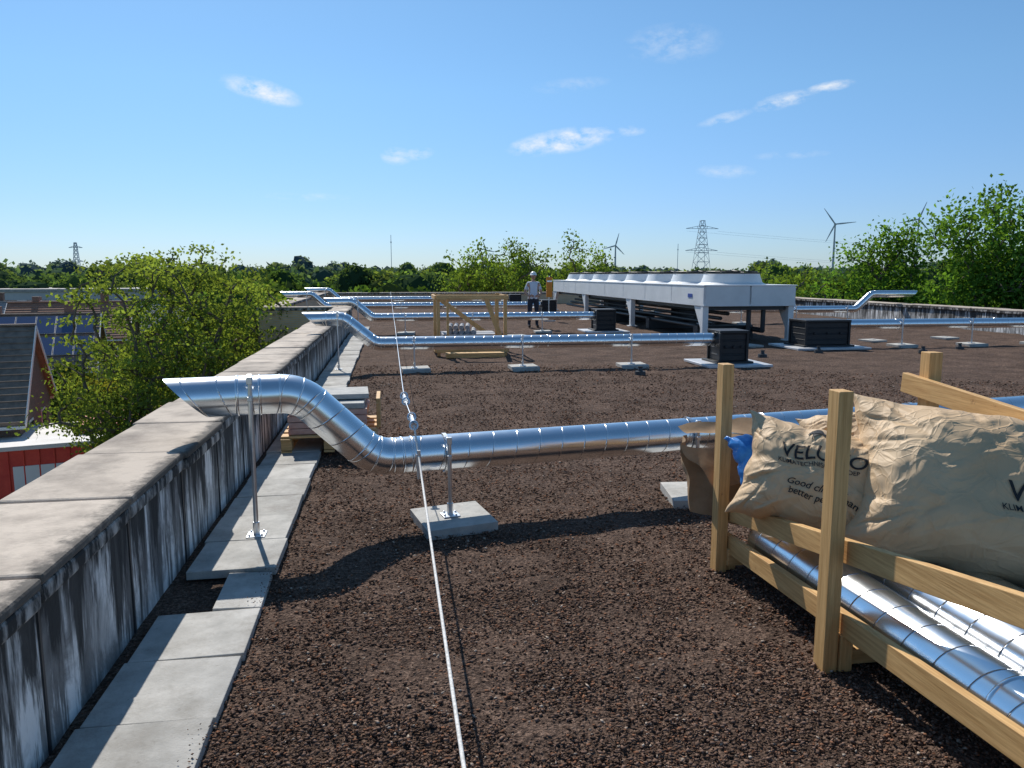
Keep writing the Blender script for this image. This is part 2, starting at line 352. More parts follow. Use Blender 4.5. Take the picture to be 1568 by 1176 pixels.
# ------------------------------------------------------------------ ducts
def duct(name,org,ang,pts,r,bend=.3,mitre=False,collars=(),n=28,parent=None,mitre_end=False):
    path=[]
    P=[Vector((a,b)) for a,b in pts]
    def addstraight(a,b):
        L_=(b-a).length; k=max(1,int(L_/.5))
        for i in range(k+1):
            q=a.lerp(b,i/k)
            if not path or (path[-1]-q).length>1e-4: path.append(q)
    cur=P[0]; gores=[]
    for i in range(1,len(P)-1):
        d0=(P[i]-P[i-1]).normalized(); d1=(P[i+1]-P[i]).normalized()
        th=d0.angle(d1); T=bend*math.tan(th/2); a=P[i]-d0*T; b=P[i]+d1*T
        addstraight(cur,a); k=8
        sg=1 if d0.x*d1.y-d0.y*d1.x>0 else -1
        nrm=Vector((-d0.y,d0.x))*sg; c=a+nrm*bend
        for j in range(1,k+1):
            t_=th*j/k*sg; v=a-c; q=c+Vector((v.x*math.cos(t_)-v.y*math.sin(t_),v.x*math.sin(t_)+v.y*math.cos(t_))); path.append(q)
            if j in(4,): gores.append(len(path)-1)
        gores.append(len(path)-1); gores.append(len(path)-1-k)
        cur=b
    addstraight(cur,P[-1])
    dx,dy=math.cos(R(ang)),math.sin(R(ang))
    b3=Vector((-dy,dx,0)); O=Vector(org)
    def to3(q): return O+Vector((dx*q.x,dy*q.x,q.y))
    V=[];F=[];UV=[]; s=0; rings=[]
    for i,q in enumerate(path):
        if i: s+=(q-path[i-1]).length
        a=path[max(i-1,0)]; b=path[min(i+1,len(path)-1)]; tg=(b-a).normalized(); nm=Vector((-tg.y,tg.x))
        rings.append((q,tg,nm,s))
        for j in range(n):
            t_=2*math.pi*j/n-math.pi/2
            p=q+nm*(math.sin(t_)*r)
            if mitre and i==0: p=p-tg*(math.sin(t_)*r)
            if mitre_end and i==len(path)-1: p=p+tg*(math.sin(t_)*r)
            V.append(to3(p)+b3*(math.cos(t_)*r))
    for i in range(len(path)-1):
        for j in range(n):
            F.append((i*n+j,i*n+(j+1)%n,(i+1)*n+(j+1)%n,(i+1)*n+j))
            UV+=[(j/n,rings[i][3]),((j+1)/n,rings[i][3]),((j+1)/n,rings[i+1][3]),(j/n,rings[i+1][3])]
    bands=[(rings[k][0],rings[k][1],rings[k][2],.006,.003) for k in gores]
    for cs in collars:
        for i in range(len(path)-1):
            if path[i].x<=cs<path[i+1].x:
                f=(cs-path[i].x)/(path[i+1].x-path[i].x); bands.append((path[i].lerp(path[i+1],f),rings[i][1],rings[i][2],.010,.005))
    for q,tg,nm,w,hh in bands:
        prof=[(-w,0),(-w*.6,hh),(w*.6,hh),(w,0)]; base=len(V)
        for a,h in prof:
            for j in range(n):
                t_=2*math.pi*j/n; p=q+tg*a+nm*(math.sin(t_)*(r+h)); V.append(to3(p)+b3*(math.cos(t_)*(r+h)))
        for i in range(3):
            for j in range(n):
                F.append((base+i*n+j,base+i*n+(j+1)%n,base+(i+1)*n+(j+1)%n,base+(i+1)*n+j)); UV+=[(0,.09)]*4
    me=D.meshes.new(name); me.from_pydata([tuple(v) for v in V],[],F); me.materials.append(M_galv)
    uv=me.uv_layers.new(name='UVMap'); uv.data.foreach_set('uv',np.array(UV,float).reshape(-1))
    me.polygons.foreach_set('use_smooth',[True]*len(F)); me.update()
    return link(D.objects.new(name,me),parent)
def support(x,y,zc,ang=0,r=.125,slab=True,side=-1,tilt=0,base=0.0):
    g=MB(); dx,dy=math.cos(R(ang)),math.sin(R(ang)); nx_,ny_=-dy,dx
    px,py=x+nx_*side*(r+.03),y+ny_*side*(r+.03)
    if slab: g.box((px+.02,py,.03),(.5,.5,.07),rot=(R(1),R(-1),R(tilt)),m=0); zb=.065
    else: zb=.062
    g.box((px,py,zb+.005),(.12,.12,.008),rot=(0,0,R(tilt)),m=1)
    g.cyl((px,py,zb+.008),(px,py,zb+.09),.022,m=1)
    for a in(-.04,.04):
        for b in(-.04,.04): g.cyl((px+a,py+b,zb+.008),(px+a,py+b,zb+.022),.008,n=6,m=1)
    g.cyl((px,py,zb),(px,py,zc+r*.9),.015,m=1)
    g.box((px,py,zc+r*.9),(.036,.03,.05),m=1)
    c=Vector((x,y,zc)); ax=Vector((dx,dy,0))
    g.cyl(c-ax*.014,c+ax*.014,r+.009,n=28,m=1,caps=False)
    g.box((px,py,zc),(.03,.05,.03),m=1)
    return g.obj('duct_support',[M_tile,M_steel],bevel=.003,smooth=False)
A=9.5
duct('spiral_duct',(0,5.36,0),A,[(-1.33,.965),(-.63,.965),(-.14,.485),(11,.485)],.130,.3,mitre=True,collars=(-1.02,-.88,.05,.12,3.05),n=40)
def on1(s): return (s*math.cos(R(A)),5.36+s*math.sin(R(A)))
support(*on1(-.94),.965,A,slab=False,r=.13); support(*on1(.36),.485,A,tilt=12,r=.13); support(*on1(2.35),.485,A,tilt=-8,r=.13); support(*on1(4.6),.485,A,r=.13); support(*on1(7),.485,A,r=.13)
for y,m0,c0,c1,x1 in((14.2,-1.45,-.85,-.3,6.3),(23,-1.8,-1.1,-.55,6.2),(31.8,-4.2,-3.1,-2.6,6.2),(40.6,-4.2,-3.1,-2.6,6.2)):
    duct('spiral_duct',(0,y,0),0,[(m0,.96),(c0,.96),(c1,.5),(x1,.5)],.125,.3,mitre=True,collars=(c0-.3,2.9,))
    for x in(.4,2.4,4.5): support(x,y,.5,tilt=random.uniform(-8,8))
    if m0>-3: support(-.95,y,.96,slab=False)
    else: support(-3.3,y,.96)
duct('spiral_duct',(0,17.2,0),0,[(10.7,.55),(16.8,.55),(17.3,1.05),(19.2,1.05)],.125,.3,mitre_end=True,collars=(12.2,14.9))
for x in(12.3,14.2,16): support(x,17.2,.55,tilt=5)
duct('spiral_duct',(0,26,0),0,[(10.7,.5),(16.8,.5),(17.4,1.05),(19.1,1.05)],.125,.3,mitre_end=True,collars=(12.2,))
for x in(12.3,14.4,16.4): support(x,26,.5)
duct('spiral_duct',(0,34.8,0),0,[(10.7,.5),(16.8,.5),(17.4,1.05),(19.1,1.05)],.125,.3,mitre_end=True)
for x in(12.3,14.4,16.4): support(x,34.8,.5)
def vbox(x,y,w,d,h):
    g=MB(); g.box((x,y,.03),(w+.75,d+.7,.05),m=1); g.box((x,y,.075),(w+.2,d+.2,.04),m=0)
    n=4
    for i in range(n):
        z=.1+(h-.14)*i/n; hh=(h-.14)/n
        g.box((x,y,z+hh*.5),(w-.015,d-.015,hh),m=0); g.box((x,y,z+hh*.82),(w,d,hh*.12),m=0)
    g.box((x,y,h-.02),(w+.06,d+.06,.05),m=0)
    for a in(-1,1):
        for b in(-1,1): g.box((x+a*w/2,y+b*d/2,h/2+.04),(.05,.05,h-.1),m=0)
    for a in(-1,0,1): g.cyl((x+a*w*.3,y-d/2-.005,h*.55),(x+a*w*.3,y-d/2-.03,h*.55),.03,m=0)
    return g.obj('roof_vent_box',[M_black,M_flash],bevel=.008)
vbox(6.5,14.2,.54,.56,.68); vbox(6.45,23,.56,.6,.70); vbox(6.5,31.8,.56,.6,.70); vbox(6.5,40.6,.56,.6,.7)
vbox(10.2,17.2,1.10,.75,.68); vbox(10.3,26,.8,.7,.72); vbox(10.3,34.8,.8,.7,.72)
# ------------------------------------------------------------------ dry cooler / condenser
C=empty('rooftop_condenser')
x0,x1,ya,yb=7.85,10.3,18.6,37.0; zb,zt=.98,1.46
g=MB()
g.box(((x0+x1)/2,(ya+yb)/2,(zb+zt)/2),(x1-x0-.06,yb-ya-.06,zt-zb-.04),m=0)
nseg=8; p=(yb-ya)/nseg
for i in range(nseg):
    yy=ya+p*(i+.5)
    for xx in(x0,x1): g.box((xx,yy,(zb+zt)/2),(.05,p-.02,zt-zb),m=0)
for xx in(x0+.61,x1-.61): g.box((xx,ya,(zb+zt)/2),(1.19,.05,zt-zb),m=0); g.box((xx,yb,(zb+zt)/2),(1.19,.05,zt-zb),m=0)
g.box(((x0+x1)/2,(ya+yb)/2,zt+.012),(x1-x0+.08,yb-ya+.08,.03),m=0)
g.box(((x0+x1)/2,(ya+yb)/2,zb-.01),(x1-x0+.05,yb-ya+.05,.05),m=0)
g.obj('housing',[M_white],C,bevel=.01)
g=MB()
g.box(((x0+x1)/2,(ya+yb)/2,zb-.09),(x1-x0-.35,yb-ya-.3,.1),m=0)
g.box((x0-.03,ya+.9,1.2),(.012,.3,.1),m=1)
M_logo=mat('blue_label',(.02,.06,.3),.5)
g.obj('coil',[M_dark,M_logo],C)
g=MB()
for i in range(nseg):
    yy=ya+p*(i+.5); cx=(x0+x1)/2
    g.cyl((cx,yy,zt+.02),(cx,yy,zt+.08),.92,.80,n=36,m=0,caps=False); g.cyl((cx,yy,zt+.08),(cx,yy,zt+.31),.80,.72,n=36,m=0,caps=False)
    g.cyl((cx,yy,zt+.31),(cx,yy,zt+.345),.735,.735,n=36,m=1,caps=False)
    g.cyl((cx,yy,zt+.14),(cx,yy,zt+.15),.70,n=36,m=1)
    g.cyl((cx,yy,zt+.15),(cx,yy,zt+.38),.16,n=16,m=1)
    for rr in(.2,.35,.5,.66):
        for k in range(28):
            a=2*math.pi*k/28;b=2*math.pi*(k+1)/28
            g.cyl((cx+rr*math.cos(a),yy+rr*math.sin(a),zt+.37),(cx+rr*math.cos(b),yy+rr*math.sin(b),zt+.37),.012,n=4,m=1,caps=False)
    for k in range(8):
        a=2*math.pi*k/8; g.cyl((cx,yy,zt+.40),(cx+.73*math.cos(a),yy+.73*math.sin(a),zt+.34),.013,n=4,m=1,caps=False)
g.obj('fan_cowl',[M_white,M_dark],C,smooth=True)
g=MB()
for yy in(ya+.12,ya+6.1,ya+12.2,yb-.12):
    for xx in(x0+.06,x1-.06):
        g.box((xx,yy,.53),(.15,.15,.9),m=0); g.box((xx,yy,.06),(.28,.28,.03),m=0)
        sgn=1 if yy<yb-1 else -1
        a=Vector((xx,yy+.07*sgn,zb-.04)); 
        g.add([a+Vector((.06,0,0)),a+Vector((.06,.5*sgn,0)),a+Vector((.06,0,-.6)),a+Vector((-.06,0,0)),a+Vector((-.06,.5*sgn,0)),a+Vector((-.06,0,-.6))],[(0,1,2),(3,5,4),(0,3,4,1),(1,4,5,2),(0,2,5,3)],0)
g.obj('leg',[M_white],C,bevel=.006)
g=MB()
for k in range(4):
    z=.35+.12*k; g.cyl((8.3+.2*k,19.5,z),(8.3+.2*k,36,z),.05,m=0)
g.cyl((9.6,18.9,.3),(9.6,18.9,1.0),.06,m=0); g.cyl((9.2,18.9,.3),(9.2,18.9,1.0),.06,m=0)
g.cyl((9.6,18.9,.3),(9.6,33,.3),.07,m=0)
for yy in(20,24,28,32): g.box((9,yy,.2),(1.6,.3,.35),m=0)
g.obj('pipework',[M_dark],C)
# ------------------------------------------------------------------ rope line
def tube(name,pts,r,m,n=6,parent=None):
    cu=D.curves.new(name,'CURVE'); cu.dimensions='3D'; sp=cu.splines.new('POLY'); sp.points.add(len(pts)-1)
    for i,p in enumerate(pts): sp.points[i].co=(*p,1)
    cu.bevel_depth=r; cu.bevel_resolution=2; cu.materials.append(m); return link(D.objects.new(name,cu),parent)
M_rope=mat('white_rope',(.55,.53,.49),.8,c2=(.8,.78,.74),scale=90,lo=.42,hi=.58)
Rp=empty('safety_line')
def sag(a,b,k,n=10): 
    a=Vector(a);b=Vector(b); return [a.lerp(b,i/n)-Vector((0,0,k*4*(i/n)*(1-i/n))) for i in range(n+1)]
tube('rope',sag((.17,-2,.46),(.165,5.18,.52),.06)+[Vector((.155,5.23,.60)),Vector((.14,5.38,.71))],.0065,M_rope,parent=Rp)
tube('cable',[Vector((.14,5.42,.71))]+sag((.09,6.2,.76),(.07,14.1,.78),.03)+sag((.07,14.1,.78),(.0,41,.85),.08),.004,M_steel,parent=Rp)
g=MB()
for p,q in(((.14,5.36,.70),(.13,5.52,.73)),((.10,6.1,.75),(.09,6.28,.765))):
    g.cyl(p,q,.018,n=10); p=Vector(p);q=Vector(q)
    for e in(p,q):
        for k in range(10):
            a=2*math.pi*k/10;b=2*math.pi*(k+1)/10
            g.cyl(e+Vector((.028*math.cos(a),.03*math.sin(a)*.5,.028*math.sin(a))),e+Vector((.028*math.cos(b),.03*math.sin(b)*.5,.028*math.sin(b))),.007,n=6)
g.box((.165,5.19,.45),(.03,.02,.16)); g.cyl((.165,5.18,.36),(.165,5.18,.56),.012)
g.obj('shackle',[M_steel],Rp)
# ------------------------------------------------------------------ foreground wooden crate with ducts
K=empty('wooden_transport_crate')
g=MB()
g.box((1.895,4.15,.62),(.066,.085,1.245),m=0); g.box((1.885,2.98,.63),(.066,.085,1.265),m=0)
g.box((3.2,4.15,.64),(.085,.085,1.30),m=0); g.box((3.2,2.98,.4),(.085,.085,.8),m=0)
g.box((1.965,4.19,.09),(.06,.12,.17),m=0); g.box((1.955,3.0,.09),(.06,.14,.17),m=0)
g.box((1.9,1.75,.4),(.066,.085,.8),m=0)
g.obj('post',[M_wood_z],K,bevel=.004)
g=MB()
g.beam((1.955,4.25,.165),(1.955,1.0,.30),.04,.105,m=0)
g.beam((1.957,4.25,.345),(1.957,1.0,.86),.04,.105,m=0)
g.beam((3.14,4.3,1.09),(3.14,3.2,1.0),.04,.12,m=0); g.beam((3.14,4.25,.2),(3.14,1.0,.25),.04,.1,m=0)
g.obj('rail',[M_wood_y],K,bevel=.003)
g=MB()
g.box((2.55,4.11,.10),(1.25,.05,.1)); g.box((2.55,3.0,.06),(1.2,.09,.07)); g.box((2.55,1.8,.06),(1.2,.09,.07))
g.obj('crossbar',[M_wood_x],K,bevel=.003)
for x,z,r,yo in((2.13,.235,.13,4.0),(2.42,.27,.13,3.9),(2.71,.24,.13,4.05),(2.98,.235,.125,3.9)):
    duct('spiral_duct',(x,0,0),90,[(.2,z),(yo,z)],r,n=36,collars=(2.2,))
# ------------------------------------------------------------------ bags
def kraft():
    m,t,b=nt('kraft_paper'); N=t.nodes.new; L=t.links.new
    tc=N('ShaderNodeTexCoord'); n=N('ShaderNodeTexNoise'); n.inputs['Scale'].default_value=3; n.inputs['Detail'].default_value=8; L(tc.outputs['Object'],n.inputs['Vector'])
    r=N('ShaderNodeValToRGB'); r.color_ramp.elements[0].position=.3; r.color_ramp.elements[0].color=(.53,.36,.20,1); r.color_ramp.elements[1].position=.7; r.color_ramp.elements[1].color=(.63,.45,.265,1)
    L(n.outputs[0],r.inputs[0]); L(r.outputs[0],b.inputs['Base Color']); b.inputs['Roughness'].default_value=.62
    n2=N('ShaderNodeTexNoise'); n2.inputs['Scale'].default_value=3; L(tc.outputs['Object'],n2.inputs['Vector'])
    ad=N('ShaderNodeMix'); ad.data_type='RGBA'; ad.inputs[0].default_value=.25; L(tc.outputs['Object'],ad.inputs[6]); L(n2.outputs['Color'],ad.inputs[7])
    prev=None
    for sc,ds in((4,.010),(11,.005),(24,.002)):
        v=N('ShaderNodeTexVoronoi'); v.feature='DISTANCE_TO_EDGE'; v.inputs['Scale'].default_value=sc; L(ad.outputs[2],v.inputs['Vector'])
        mr=N('ShaderNodeMapRange'); mr.inputs[2].default_value=.10; mr.inputs[3].default_value=1; mr.inputs[4].default_value=0; L(v.outputs['Distance'],mr.inputs[0])
        bp=N('ShaderNodeBump'); bp.inputs['Distance'].default_value=ds; bp.inputs['Strength'].default_value=.5; L(mr.outputs[0],bp.inputs['Height'])
        if prev: L(prev,bp.inputs['Normal'])
        prev=bp.outputs[0]
    L(prev,b.inputs['Normal'])
    return m
M_kraft=kraft(); M_ink=mat('black_print',(.012,.012,.012),.7)
def pillow(name,c,n,roll,w,h,t,seed,texts=(),mt=None,N_=120,logo=None,belly=.12,cr=1.0):
    c=Vector(c); n=Vector(n).normalized(); rt=Vector((0,0,1)).cross(n).normalized(); up=n.cross(rt)
    r2=rt*math.cos(R(roll))+up*math.sin(R(roll)); u2=up*math.cos(R(roll))-rt*math.sin(R(roll))
    rn=random.Random(int(seed*100))
    cre=[]
    for _ in range(26):
        e_=rn.choice((0,1,2,3)); k=rn.uniform(-1,1)
        p0=((k,1),(k,-1),(1,k),(-1,k))[e_]
        a=math.atan2(-p0[1]+rn.uniform(-.7,.7),-p0[0]+rn.uniform(-.7,.7)); ln=rn.uniform(.35,1.2)
        cre.append((p0[0]*.95,p0[1]*.95,math.cos(a),math.sin(a),ln,rn.uniform(.03,.08),rn.choice((-1,-1,1))*rn.uniform(.008,.026)))
    for _ in range(20):
        a=rn.uniform(0,3.14); cre.append((rn.uniform(-.6,.6),rn.uniform(-.6,.6),math.cos(a),math.sin(a),rn.uniform(.2,.6),rn.uniform(.02,.06),rn.choice((-1,1))*rn.uniform(.004,.012)))
    def prof(u,v,sg):
        f=max(0,(1-abs(u)**3.0))**.52*max(0,(1-abs(v)**3.0))**.52
        wr=noise.noise(Vector((u*1.3+seed,v*1.3,sg*3)))*.05-cr*.030*abs(noise.noise(Vector((u*2.1+seed,v*2.1,sg*5))))+.01
        wr-=cr*.012*abs(noise.noise(Vector((u*5+seed,v*5,sg*9))))
        uu=u+.05*noise.noise(Vector((u*3,v*3,seed))); vv=v+.05*noise.noise(Vector((u*3,v*3,seed+4)))
        for (a,b,dx,dy,ln,wd,am) in cre:
            px,py=uu-a,vv-b; s=px*dx+py*dy
            if s<-.05 or s>ln: continue
            q=abs(-px*dy+py*dx)/wd
            if q<1: wr+=am*(1-q)*(1-max(0,s)/ln)*min(1,(s+.05)/.1)
        return sg*t/2*f*(1-belly*v)+wr*min(1,f*2.0)*sg*min(1,w)
    def pos(u,v,sg,off=0):
        x=w/2*u*(.86+.14*v*v)+.02*noise.noise(Vector((v*4,seed,u))); y=h/2*v*(.86+.14*u*u)+.025*noise.noise(Vector((u*4,seed+9,v)))
        return c+r2*x+u2*y+n*(prof(u,v,sg)+off)
    V=[];F=[]
    for sg in(1,-1):
        b=len(V)
        for j in range(N_+1):
            for i in range(N_+1):
                V.append(pos(math.sin((i/N_*2-1)*math.pi/2),math.sin((j/N_*2-1)*math.pi/2),sg))
        for j in range(N_):
            for i in range(N_):
                q=(b+j*(N_+1)+i,b+j*(N_+1)+i+1,b+(j+1)*(N_+1)+i+1,b+(j+1)*(N_+1)+i); F.append(q if sg>0 else q[::-1])
    P=empty(name)
    me=D.meshes.new('bag_body'); me.from_pydata([tuple(v) for v in V],[],F); me.materials.append(mt or M_kraft); me.polygons.foreach_set('use_smooth',[True]*len(F))
    bm=bmesh.new(); bm.from_mesh(me); bmesh.ops.remove_doubles(bm,verts=bm.verts,dist=.0006); bm.to_mesh(me); bm.free()
    link(D.objects.new('bag_body',me),P)
    def onbag(x,y):
        u=x/(w/2*.9);v=y/(h/2*.9)
        for _ in range(4): u=x/(w/2*(.86+.14*v*v)); v=y/(h/2*(.86+.14*u*u))
        return tuple(pos(max(-1,min(1,u)),max(-1,min(1,v)),1,.006))
    for txt,tx,ty,size,shear in texts:
        cu=D.curves.new('t','FONT'); cu.body=txt; cu.size=size; cu.shear=shear; cu.resolution_u=6; cu.offset=size*.008
        o=link(D.objects.new('t',cu)); bpy.context.view_layer.update()
        em=D.meshes.new_from_object(o.evaluated_get(bpy.context.evaluated_depsgraph_get())); D.objects.remove(o)
        bm=bmesh.new(); bm.from_mesh(em); bmesh.ops.triangulate(bm,faces=bm.faces)
        for _ in range(2):
            le=[e_ for e_ in bm.edges if e_.calc_length()>size*.16]
            if le: bmesh.ops.subdivide_edges(bm,edges=le,cuts=1); bmesh.ops.triangulate(bm,faces=bm.faces)
        for v_ in bm.verts: v_.co=Vector(onbag(v_.co.x+tx,v_.co.y+ty))
        mm=D.meshes.new('printed_text'); bm.to_mesh(mm); bm.free(); mm.materials.clear(); mm.materials.append(M_ink); link(D.objects.new('printed_text',mm),P)
    if logo:
        lx,ly,ls=logo; g=MB()
        for k,(a0,a1,rr) in enumerate(((20,150,1),(60,190,.75),(-20,80,.8))):
            n_=10; out=[];inn=[]
            for i in range(n_+1):
                a=R(a0+(a1-a0)*i/n_); wdt=.34*math.sin(math.pi*i/n_)+.02; out.append((lx+ls*(rr*math.cos(a)+.3*k-.3),ly+ls*(rr+wdt)*math.sin(a)*.9)); inn.append((lx+ls*((rr-.1)*math.cos(a)+.3*k-.3),ly+ls*(rr-wdt)*math.sin(a)*.9))
            for i in range(n_): g.add([onbag(*out[i]),onbag(*out[i+1]),onbag(*inn[i+1]),onbag(*inn[i])],[(0,1,2,3)])
        g.obj('printed_logo',[M_ink],P)
    return P
pillow('paper_sack',(2.20,3.66,.68),(-.5,-.8,.42),-8,.82,.60,.42,1.3,[('VELUCO',-.18,.06,.105,0),('KLIMATECHNISCHE GROEP',-.20,.025,.032,0),('Good climate,',-.12,-.09,.05,.25),('better performance',-.12,-.14,.05,.25)],logo=(-.02,.175,.05))
pillow('paper_sack',(2.82,3.26,.685),(-.42,-.8,.5),-6,1.26,.90,.66,4.7,[('VELUCO',.06,-.09,.12,0),('KLIMATECHNISCHE GROEP',.03,-.135,.038,0),('Good climate,',.14,-.25,.055,.25)],logo=(.22,.04,.055),belly=.2)
pillow('paper_sack',(2.70,3.98,.76),(-.3,-.7,.8),10,.7,.5,.35,8.1)
pillow('blue_plastic_bag',(1.99,3.93,.75),(-.4,-.8,.4),20,.26,.30,.16,2.2,mt=M_blue,N_=30)
# crumpled cardboard box
g=MB(); ng=14
def sheet(a,b,c_,d,seed):
    a,b,c_,d=[Vector(q) for q in(a,b,c_,d)]; vs=[]
    for j in range(ng+1):
        for i in range(ng+1):
            p=a.lerp(b,i/ng).lerp(d.lerp(c_,i/ng),j/ng); k=noise.noise_vector(p*5+Vector((seed,0,0)))*.045; vs.append(p+k)
    g.add(vs,[(j*(ng+1)+i,j*(ng+1)+i+1,(j+1)*(ng+1)+i+1,(j+1)*(ng+1)+i) for j in range(ng) for i in range(ng)],0)
sheet((1.82,4.42,.30),(2.12,4.30,.22),(2.12,4.3,.68),(1.74,4.42,.72),1)
sheet((1.82,4.42,.30),(1.95,4.75,.25),(1.92,4.8,.70),(1.74,4.42,.72),1)
sheet((2.12,4.30,.22),(2.4,4.6,.25),(2.4,4.7,.72),(2.12,4.3,.68),1)
sheet((1.74,4.42,.72),(2.12,4.3,.68),(2.27,4.15,.58),(1.86,4.20,.50),1)
sheet((1.92,4.8,.70),(2.4,4.7,.72),(2.45,4.85,.80),(1.9,4.9,.74),2)
sheet((2.05,4.25,.40),(2.3,3.9,.45),(2.35,4.2,.65),(2.1,4.4,.67),5)
sheet((1.98,4.1,.62),(2.25,3.95,.60),(2.3,4.25,.80),(2.0,4.35,.78),9)
g.obj('crumpled_cardboard_box',[M_card],smooth=True)
# ------------------------------------------------------------------ pallet stack
PS=empty('pallet_with_tiles')
g=MB()
for i in range(5): g.box((-.62,7.55+.22*i,.2),(.9,.14,.022),m=0)
for x in(-1.02,-.62,-.22):
    g.box((x,8,.06),(.1,1.1,.02),m=0); g.box((x,8,.178),(.1,1.1,.02),m=0)
    for y in(7.53,8,8.47): g.box((x,y,.12),(.1,.13,.09),m=0)
g.obj('pallet',[M_wood_x],PS,bevel=.003)
M_red=mat('reddish_pack',(.5,.25,.2),.7,c2=(.62,.42,.34),scale=6)
g=MB()
for i in range(5):
    g.box((-.64+random.uniform(-.01,.01),8.0,.245+.06*i),(.74,.95,.055),rot=(0,0,R(random.uniform(-1.5,1.5))),m=1 if i<4 else 0)
g.box((-.50,7.95,.55),(.5,.5,.05),m=0,rot=(0,0,.05)); g.box((-.15,8.05,.36),(.04,.5,.3),m=2)
g.obj('tile_stack',[M_tile,M_red,M_wood_x],PS,bevel=.004)
# far wooden crate
g=MB()
cx0,cx1,cy0,cy1=1.0,2.45,16.6,17.9; H=1.32
for x in(cx0,cx1):
    for y in(cy0,cy1): g.box((x,y,H/2),(.07,.07,H),m=1)
for x in(cx0+.2,cx1-.2): g.box((x,cy0,H/2),(.05,.04,H-.1),m=1)
for z in(.12,H-.06): 
    for y in(cy0-.06,cy1): g.box(((cx0+cx1)/2,y,z),(cx1-cx0+.1,.04,.09),m=0)
    for x in(cx0-.06,cx1+.06): g.beam((x,cy0,z),(x,cy1,z),.04,.09,m=0)
g.beam((cx1-.42,cy0-.05,H-.1),(cx1-.05,cy0-.05,.25),.03,.1,m=1)
g.beam((cx0,cy1,H-.05),(cx1,cy1,.2),.03,.1,m=1)
g.box((1.75,16.2,.06),(1.25,.25,.1),m=0)
g.obj('timber_crate',[M_wood_x,M_wood_z],bevel=.003)
M_grey=mat('grey_bundle',(.22,.22,.23),.6,c2=(.35,.35,.36),scale=5)
g=MB()
for i in range(9): g.cyl((1.25+.13*(i%5),16.8,.50+.10*(i//5)),(1.35+.13*(i%5),17.7,.50+.10*(i//5)),.05,n=12)
g.box((1.7,17.2,.4),(1.2,1.0,.12)); g.obj('bundle_of_pipes',[M_grey])
for x,y in((4.3,12.9),(7.8,15.3),(11.8,15.6),(13.2,16.2),(9.5,16.0)):
    g=MB(); g.cyl((x,y,0),(x,y,.07),.1,.09,n=14); g.cyl((x,y,.07),(x,y,.13),.05,.03,n=10); g.box((x,y,.14),(.08,.03,.03)); g.obj('cable_stand',[M_dark])
for x,y in((8.6,17.6),(12.5,18.5),(15,19),(7,20),(3.5,21.5)):
    g=MB(); g.box((x,y,.03),(.5,.5,.05),rot=(0,0,.2)); g.box((x,y,.06),(.12,.12,.01),rot=(0,0,.2)); g.obj('ballast_tile',[M_tile],bevel=.004)
